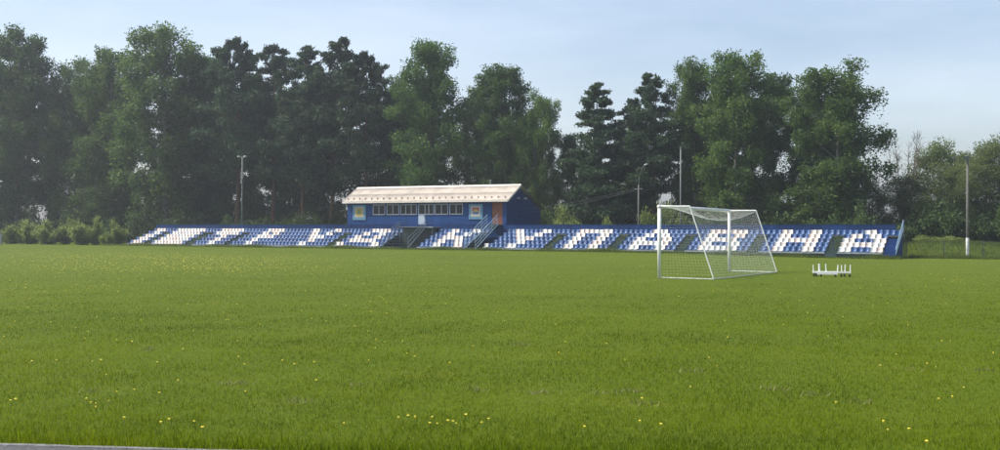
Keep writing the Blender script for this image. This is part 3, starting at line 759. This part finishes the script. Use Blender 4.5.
FRONT = [  # u, top, rows behind stand, kind, variant, spread, label
 (-22, 60, 17, 'broad', 0, 1.1, 'leafy tree cut by the left edge of the view'),
 (18, 44, 16, 'broad', 1, 1.05, 'tall leafy tree standing behind the leftmost bushes'),
 (70, 64, 19, 'birch', 1, .9, 'thin airy tree between the two tall leafy trees on the left'),
 (112, 54, 17, 'birch', 0, .95, 'slim leafy tree just left of the tallest broad birch'),
 (165, 31, 16, 'birch', 2, 1.15, 'tallest broad pale green birch behind the left end of the stand'),
 (207, 62, 20, 'broad', 2, .95, 'leafy tree half hidden right of the tallest birch'),
 (238, 38, 17, 'pine', 0, .85, 'dark pine above the pole with two lamps'),
 (272, 46, 19, 'pine', 1, .85, 'dark pine second from the left in the row of pines'),
 (302, 44, 17, 'pine', 2, .85, 'dark pine in the middle of the row of pines'),
 (332, 37, 18, 'pine', 3, .95, 'tallest dark pine, left of the blue building roof'),
 (366, 52, 17, 'pine', 0, .85, 'rightmost dark pine of the row, above the building left end'),
 (400, 88, 22, 'broad', 0, .80, 'leafy tree in the dip between pines and broad round tree'),
 (433, 55, 16, 'broad', 1, 1.02, 'broad round leafy tree above the middle of the building roof'),
 (478, 92, 21, 'birch', 1, .75, 'slim leafy tree between the two round trees above the roof'),
 (502, 73, 17, 'broad', 2, .92, 'round leafy tree above the right end of the roof'),
 (540, 96, 17, 'birch', 3, .78, 'lower birch sloping down right of the building'),
 (567, 142, 20, 'broad', 1, .9, 'low leafy tree filling the dip between building birch and layered conifer'),
 (600, 80, 15, 'spire', 0, 1.0, 'layered dark conifer with wide low branches right of the building'),
 (636, 98, 21, 'pine', 1, .80, 'shorter dark pine between the conifer and the tall pine'),
 (654, 72, 17, 'pine', 2, .95, 'tall dark pine beside the pale pole above the goal'),
 (694, 66, 18, 'birch', 0, .78, 'slim birch at the left of the big birch clump above the goal'),
 (735, 55, 16, 'birch', 2, 1.08, 'big broad birch with bright clumps above the goal'),
 (772, 82, 20, 'broad', 0, .85, 'dark leafy tree wedged between the two big right hand birches'),
 (836, 65, 15, 'birch', 3, 1.3, 'big drooping birch at the right end of the tall trees'),
 (868, 186, 17, 'lit_broad', 0, .95, 'low leafy tree at the foot of the big drooping birch'),
 (905, 186, 20, 'lit_broad', 1, 1.0, 'low leafy tree beneath the bare twigs'),
 (938, 163, 26, 'lit_broad', 0, 1.0, 'round leafy tree left of the whitewashed pole'),
 (965, 180, 22, 'lit_broad', 1, 1.0, 'low leafy tree behind the whitewashed pole'),
 (992, 160, 25, 'lit_broad', 1, 1.05, 'pale leafy tree at the right edge of the view'),
 (1030, 158, 24, 'lit_broad', 0, 1.1, 'leafy tree mostly cut off by the right edge'),
]
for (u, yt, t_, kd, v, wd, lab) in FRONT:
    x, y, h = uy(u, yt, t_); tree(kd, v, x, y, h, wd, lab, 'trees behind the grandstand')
SHORT = ['the tree cut by the left edge', 'the tall tree above the leftmost bushes', 'the thin airy tree on the left', 'the slim tree left of the tallest birch', 'the tallest pale birch', 'the tree right of the tallest birch',
 'the pine above the two-lamp pole', 'the second pine from the left', 'the middle pine', 'the tallest pine', 'the pine above the building left end', 'the dip right of the pines', 'the broad round tree above the roof', 'the slim tree above the roof',
 'the round tree above the roof right end', 'the low birch right of the building', 'the dip left of the conifer', 'the layered conifer', 'the shorter pine right of the conifer', 'the tall pine by the pale pole', 'the slim birch above the goal', 'the big birch above the goal',
 'the dark tree between the big birches', 'the big drooping birch', 'the low tree beside the drooping birch', 'the bare twigs', 'the round tree left of the whitewashed pole', 'the whitewashed pole', 'the pale tree at the right edge', 'the right edge']
USED = {}
def near_front(u, what):
    i = min(range(len(FRONT)), key=lambda k: abs(FRONT[k][0] - u)); side = 'just left of' if u < FRONT[i][0] else 'just right of'
    return '%s %s %s' % (what, side, SHORT[i])
# second rank, seen only as dark mass between the front crowns
for i in range(26):
    u = -30 + i * 35 + trng.uniform(-7, 7)
    if 660 < u < 685 or u > 890 or (i % 3 == 2 and not 200 < u < 330): continue
    prof = np.interp(u, [-30, 60, 165, 330, 345, 370, 385, 430, 530, 570, 650, 740, 840, 880, 1000], [75, 80, 72, 84, 118, 118, 85, 85, 120, 150, 105, 85, 100, 185, 170])
    x, y, h = uy(u, prof + trng.uniform(0, 22), 29 + trng.uniform(-3, 6))
    tree(trng.choice(('broad', 'pine', 'birch', 'broad')), i, x, y, h, 1.0, near_front(u, 'dark rear tree showing'), 'rear rank of trees')
# understorey shrubs
def shrub_mesh(seed, n, leaf, m, name):
    rg = np.random.default_rng(seed); rd = random.Random(seed); st_ = MB(); pts = []
    for i in range(15):
        az = rd.uniform(0, 6.28); rr = rd.uniform(.1, 1.05); hh = rd.uniform(.45, 1.0) * (1.08 - .38 * rr)
        e = Vector((math.cos(az) * rr, math.sin(az) * rr, hh)); b = e * .12; b.z = -.05
        mid = lerp(b, e, .5) + Vector((0, 0, .12)); st_.tube([b, mid, e], [.02, .013, .005], 4, False)
        for k in range(14):
            q = rd.uniform(.15, 1.08); p = lerp(lerp(b, mid, q), lerp(mid, e, q), q); pts.append(tuple(p))
    pts = np.array(pts); P = pts[rg.integers(0, len(pts), n)] + rg.normal(size=(n, 3)) * (.12, .12, .085); P = P[P[:, 2] > .01]
    V, F = leaf_arrays(P, leaf, rg, 1.6)
    return st_.mesh(name + '_stems', M['bark']), arr_mesh(name + '_leaves', V, F, m)
SH = [shrub_mesh(500 + i, 6000, .065, M['shrub_leaf'], 'shrub') for i in range(3)]
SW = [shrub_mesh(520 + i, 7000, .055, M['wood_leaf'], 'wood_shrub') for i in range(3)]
def shrub(lib, var, x, y, h, wd, label, group, name='shrub'):
    o = root(name, label, 'shrub', (x, y, float(gz(x, y))), trng.uniform(0, 6.28), group)
    o.scale = (wd / 2, wd / 2, h); a, b = lib[var % len(lib)]; put('stems', a, o); put('foliage', b, o); return o
for (u, yt, t_, wd, v, lab) in [
  (12, 226, .5, 3.2, 0, 'low pale green bush at the far left edge'), (28, 221, 1, 4.2, 1, 'widest pale green bush of the left group'),
  (48, 223, .5, 3.4, 2, 'rounded pale bush right of the widest left bush'), (66, 219, 2, 2.2, 0, 'narrow upright bush in the middle of the left group'),
  (80, 221, .5, 3.6, 1, 'dense pale bush right of the middle of the left group'), (96, 220, 1.5, 2.0, 2, 'slim upright pale bush left of the stand'),
  (117, 221, 1.5, 2.0, 0, 'slim pale bush beside the left end of the stand'), (107, 232, .5, 1.8, 1, 'smallest low bush just left of the stand'),
  (560, 211, 8, 3.2, 2, 'pale bush behind the stand at the right wall of the building'), (574, 216, 8.5, 2.4, 1, 'small pale bush right of the bush by the building wall'),
  (667, 205, 13, 4.0, 1, 'bush behind the stand just left of the tall pale pole'), (612, 219, 9, 2.4, 0, 'small bush just showing over the stand left of the curved lamp'), (950, 241, 11, 2.2, 1, 'small weedy bush behind the mesh fence'),
  (924, 236, 11, 2.4, 2, 'weedy bush left of the whitewashed pole behind the fence')]:
    x, y, h = uy(u, yt, t_); shrub(SH, v, x, y, max(h - float(gz(x, y)), .5), wd, lab, 'pale bushes')
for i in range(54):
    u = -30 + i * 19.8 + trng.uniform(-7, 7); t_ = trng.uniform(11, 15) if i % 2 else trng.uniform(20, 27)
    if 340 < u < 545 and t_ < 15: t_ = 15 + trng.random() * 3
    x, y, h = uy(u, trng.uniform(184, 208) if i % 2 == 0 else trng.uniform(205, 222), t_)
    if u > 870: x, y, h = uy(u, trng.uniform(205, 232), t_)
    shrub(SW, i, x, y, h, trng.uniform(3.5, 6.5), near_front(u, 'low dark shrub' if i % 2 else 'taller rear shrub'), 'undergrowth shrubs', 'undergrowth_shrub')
# bare twiggy tree on the right
x, y, h = uy(906, 120, 23)
o = root('bare_tree', 'leafless twiggy tree against the sky right of the big birch', 'tree', (x, y, float(gz(x, y))))
m = MB(); rd = random.Random(9); tw = MB()
m.tube([(0, 0, -.3), (.05, 0, 1.2)], [.12, .10], 6)
for i in range(7):
    az = i * 2.4 + rd.uniform(-.3, .3); sp_ = rd.uniform(.6, 2.1); hh = h * rd.uniform(.72, 1.0)
    q = [Vector((.05, 0, 1.0)), Vector((math.cos(az) * sp_ * .35, math.sin(az) * sp_ * .35, hh * .45)), Vector((math.cos(az) * sp_ * .8, math.sin(az) * sp_ * .8, hh * .78)), Vector((math.cos(az) * sp_, math.sin(az) * sp_, hh))]
    m.tube(q, [.06, .045, .03, .012], 5, False)
    for k in range(16):
        v = rd.uniform(.9, 2.95); j = int(v); p0 = lerp(q[j], q[j + 1], v - j); L = rd.uniform(.5, 1.7) * (1.2 - v * .28); a2 = rd.uniform(0, 6.28)
        e = p0 + Vector((math.cos(a2) * .55, math.sin(a2) * .55, .8)) * L; tw.tube([p0, lerp(p0, e, .5) + Vector((0, 0, -.06)), e], [.020, .015, .009], 3, False)
        for _ in range(3):
            p1 = lerp(p0, e, rd.uniform(.3, 1)); tw.tube([p1, p1 + Vector((rd.gauss(0, .25), rd.gauss(0, .25), rd.uniform(.15, .5)))], [.011, .008], 3, False)
m.build('trunk', M['twig'], o)
tw.build('crown', M['twig'], o)
# ------------------------------------------------------------------ grass, weeds, dandelions
def blades(n, X, Y, hgt, wid, rg, mtl, name, label, lean=.55):
    n = len(X); az = rg.uniform(0, 2 * np.pi, n); la = rg.uniform(0, 2 * np.pi, n); h = hgt * rg.uniform(.5, 1.3, n); w_ = wid * rg.uniform(.6, 1.3, n)
    Zg = gz(X, Y) - .004; dx, dy = np.cos(az) * w_ / 2, np.sin(az) * w_ / 2; ln = h * lean * rg.uniform(.1, 1.2, n)
    A = np.stack([X - dx, Y - dy, Zg], -1); B = np.stack([X + dx, Y + dy, Zg], -1)
    T = np.stack([X + np.cos(la) * ln, Y + np.sin(la) * ln, Zg + h * np.sqrt(np.clip(1 - (ln / np.maximum(h, 1e-6)) ** 2 * .6, .2, 1))], -1)
    V = np.stack([A, B, T], 1).reshape(-1, 3); o = put(name, arr_mesh(name, V, np.arange(3 * n).reshape(-1, 3), mtl))
    tag(o, label, 'grass', kind='stuff'); return o
rg = np.random.default_rng(5)
def clumpy(X, Y):
    return .5 + .28 * np.sin(X * 1.7 + 1.3 * np.sin(Y * .9)) * np.sin(Y * 1.1 + np.sin(X * .7)) + .22 * np.sin(X * 4.1 + Y * 3.3) * np.sin(Y * 5.2 - X * 1.9)
n = 760000; d = np.exp(rg.uniform(np.log(6.6), np.log(58), n)); X = rg.uniform(-.62, .62, n) * d; keep = (d > edge_y(X)) & (rg.random(n) > np.clip((d - 18) / 40, 0, .97) ** .8)
X, d = X[keep], d[keep]; cl = clumpy(X, d)
near = np.clip((9.2 - (d - (edge_y(X) - 7.10))) / 1.6, 0, 1)
blades(0, X, d, (.024 + .024 * cl + .010 * near) * (1 - .45 * np.clip((d - 14) / 40, 0, 1)), .0038 * (d / 8) ** .8, rg, M['blade'], 'mown_grass', 'short mown green grass of the pitch', .9)
# rough edge along the track
n = 9000; X = rg.uniform(-7, 7, n); Y = edge_y(X) + np.abs(rg.normal(0, .22, n)) - .03 - .05 * np.clip(np.sin(X * 5.1) * np.sin(X * 2.3 + 1), 0, 1)
blades(0, X, Y, .095, .0052, rg, M['blade'], 'verge_grass', 'longer bright grass along the edge of the asphalt', .7)
rt = np.random.default_rng(21); cx = []; cy = []
for (u_, y_) in [(352, 386), (478, 391), (540, 393), (548, 393), (604, 394), (630, 392), (808, 395), (770, 390), (640, 404), (300, 402), (90, 392), (235, 384), (690, 372), (860, 402), (915, 370), (985, 371), (420, 352), (520, 345), (150, 350), (40, 330)]:
    dd = CAM_Z * 1040 / (y_ - (231.5 + .0037 * (u_ - 500))); xx = (u_ - 500) / 1040 * dd; k_ = int(rt.integers(14, 60))
    cx.append(xx + rt.normal(0, .09, k_)); cy.append(dd + rt.normal(0, .06, k_))
X = np.concatenate(cx); Y = np.concatenate(cy)
blades(0, X, Y, .06, .010, rt, mat('dry_straw', (.22, .21, .09), .9, .3, 8), 'dry_grass', 'scattered pale dry tufts lying in the mown grass', 1.1)
# weeds along the foot of the stand and fence
n = 60000; s = rg.uniform(sx(L0) - 3, 15, n); t_ = -.75 + rg.normal(0, .22, n) + np.where(s > 2.4, 4.3, 0)
dens = .5 + .5 * np.sin(s * .9) * np.sin(s * .37 + 2); k = rg.uniform(0, 1, n) < .35 + .65 * dens; s, t_, dens = s[k], t_[k], dens[k]
x, y, _ = W(s, t_); blades(0, x, y, .14 + .22 * dens, .022, rg, M['blade_dry'], 'weed_fringe', 'rough weeds along the foot of the stand and fence')
cs = []; ct = []; cz = []
for a, b in AISLES:
    k_ = 260; q = rg.uniform(0, 3.0, k_); cs.append(rg.uniform(sx(a) - .2, sx(b) + .2, k_)); ct.append(q - .3)
s = np.concatenate(cs); t_ = np.concatenate(ct); k_ = rg.random(len(s)) < .55 + .45 * np.sin(s * 2.3); s, t_ = s[k_], t_[k_]
x, y, _ = W(s, t_); ow = blades(0, x, y, .22, .03, rg, M['blade_dry'], 'aisle_weeds', 'weeds growing up through the aisle steps of the stand', .6)
co = np.empty(len(ow.data.vertices) * 3, 'f'); ow.data.vertices.foreach_get('co', co); co = co.reshape(-1, 3)
co[:, 2] += np.repeat(np.clip((t_ + .35) / DEP * RISE + .03, 0, 2) - gz(x, y), 3); ow.data.vertices.foreach_set('co', co.ravel())
n = 30000; s = rg.uniform(1.5, 20, n); t_ = rg.uniform(4.3, 14, n); x, y, _ = W(s, t_)
blades(0, x, y, .24, .03, rg, M['blade_dry'], 'bank_grass', 'tall unmown grass on the bank behind the fence')
# dandelions: a flat rayed head on a short stalk
def dand_mesh():
    m = MB(); V = [(0, 0, .052)]; N = 12
    for i in range(N):
        a = 2 * math.pi * i / N; r = .019 if i % 2 else .0155; V.append((math.cos(a) * r, math.sin(a) * r, .047))
    for i in range(N):
        a = 2 * math.pi * i / N; V.append((math.cos(a) * .006, math.sin(a) * .006, .036))
    F = [(0, 1 + i, 1 + (i + 1) % N) for i in range(N)] + [(1 + i, 1 + N + i, 1 + N + (i + 1) % N, 1 + (i + 1) % N) for i in range(N)]
    m.add(V, F); m.tube([(0, 0, -.01), (.002, .003, .037)], .003, 4); return m
dm = dand_mesh(); dme = dm.mesh('dandelion', [M['dandelion'], M['stem']])
for i, p in enumerate(dme.polygons): p.material_index = 0 if i < 24 else 1
drg = random.Random(8)
def gp(u, y):
    d_ = CAM_Z * 1040 / (y - (231.5 + .0037 * (u - 500))); return (u - 500) / 1040 * d_, d_
near_d = [(107, 379), (180, 387), (118, 397), (135, 394.5), (88, 405), (97, 408.5), (91, 410), (12, 406), (17, 406), (160, 399), (110, 406), (97, 412.5), (247, 396.5), (172, 427), (162, 430), (195, 428.5), (204, 432.5), (125, 426.5),
 (399, 424), (409, 421), (416, 425), (432, 424.5), (430, 429), (438, 429.5), (449, 426), (454, 427.5), (457, 429), (483, 428), (489, 426), (467, 421), (385, 345), (376, 344), (403, 346), (450, 367), (474, 350), (566, 346),
 (691, 392), (644, 405), (640, 428), (660, 431), (882, 429), (889, 434.5), (909, 436), (927, 449), (963, 391.5), (951, 403), (939, 404.5), (880, 371), (927, 367.5), (836, 410), (584, 433), (560, 356), (346, 429), (317, 386)]
pts = [gp(u, y) for u, y in near_d]
for i in range(150):
    u, y = drg.uniform(0, 1000), 262 + 110 * drg.random() ** 1.7
    if drg.random() < .5: u *= .45
    pts.append(gp(u, y))
for (x, y) in pts:
    o = put('dandelion', dme, None, (x, y, drg.uniform(-.004, .012)), drg.uniform(0, 6.28)); k = drg.uniform(.42, .8); o.scale = (k, k, drg.uniform(.9, 1.4))
    o.rotation_euler[0] = drg.uniform(-.25, .25)
    tag(o, 'small yellow dandelion flower in the mown grass', 'flower', 'dandelions in the grass')
# the countless far ones, thickest in a band before the stand
Vd = np.array(dm.v, 'f'); Fd = [f for f in dm.f[:12]]
n = 5200; uu = rg.uniform(-60, 1060, n); yy = 251.5 + rg.exponential(9, n)
band = rg.random(n) < .62; uu = np.where(band, rg.normal(170, 95, n), uu); yy = np.where(band, 259 + rg.normal(0, 3.5, n) + (uu - 170) * .012 + np.where(rg.random(n) < .3, 9, 0), yy); yy = np.clip(yy, 251, 330)
D = CAM_Z * 1040 / (yy - (231.5 + .0037 * (uu - 500))); X = (uu - 500) / 1040 * D; s_, t_ = st(X, D); k = (t_ < -1.5); X, D = X[k], D[k]; n = len(X)
base = Vd[:13]; sca = rg.uniform(.65, 1.25, n)
V = base[None] * np.stack([sca, sca, sca * 1.15], -1)[:, None, :] + np.stack([X, D, gz(X, D) + .02], -1)[:, None, :]
F = np.array(Fd)[None] + (np.arange(n) * 13)[:, None, None]
tag(put('dandelion', arr_mesh('far_dandelions', V.reshape(-1, 3), F.reshape(-1, 3), M['dandelion'])), 'countless yellow dandelions in a band across the far grass', 'flower', kind='stuff')

# ------------------------------------------------------------------ hazy air
hz = MB(); hz.box(-620, 620, -320, 820, -1.6, 34)
m = bpy.data.materials.new('hazy_air'); m.use_nodes = True; n = m.node_tree; n.nodes.clear()
pv = n.nodes.new('ShaderNodeVolumePrincipled'); pv.inputs['Density'].default_value = .0006; pv.inputs['Color'].default_value = (.86, .92, 1, 1); pv.inputs['Anisotropy'].default_value = .35
o = n.nodes.new('ShaderNodeOutputMaterial'); n.links.new(pv.outputs[0], o.inputs['Volume'])
tag(hz.build('haze', m), kind='stuff')
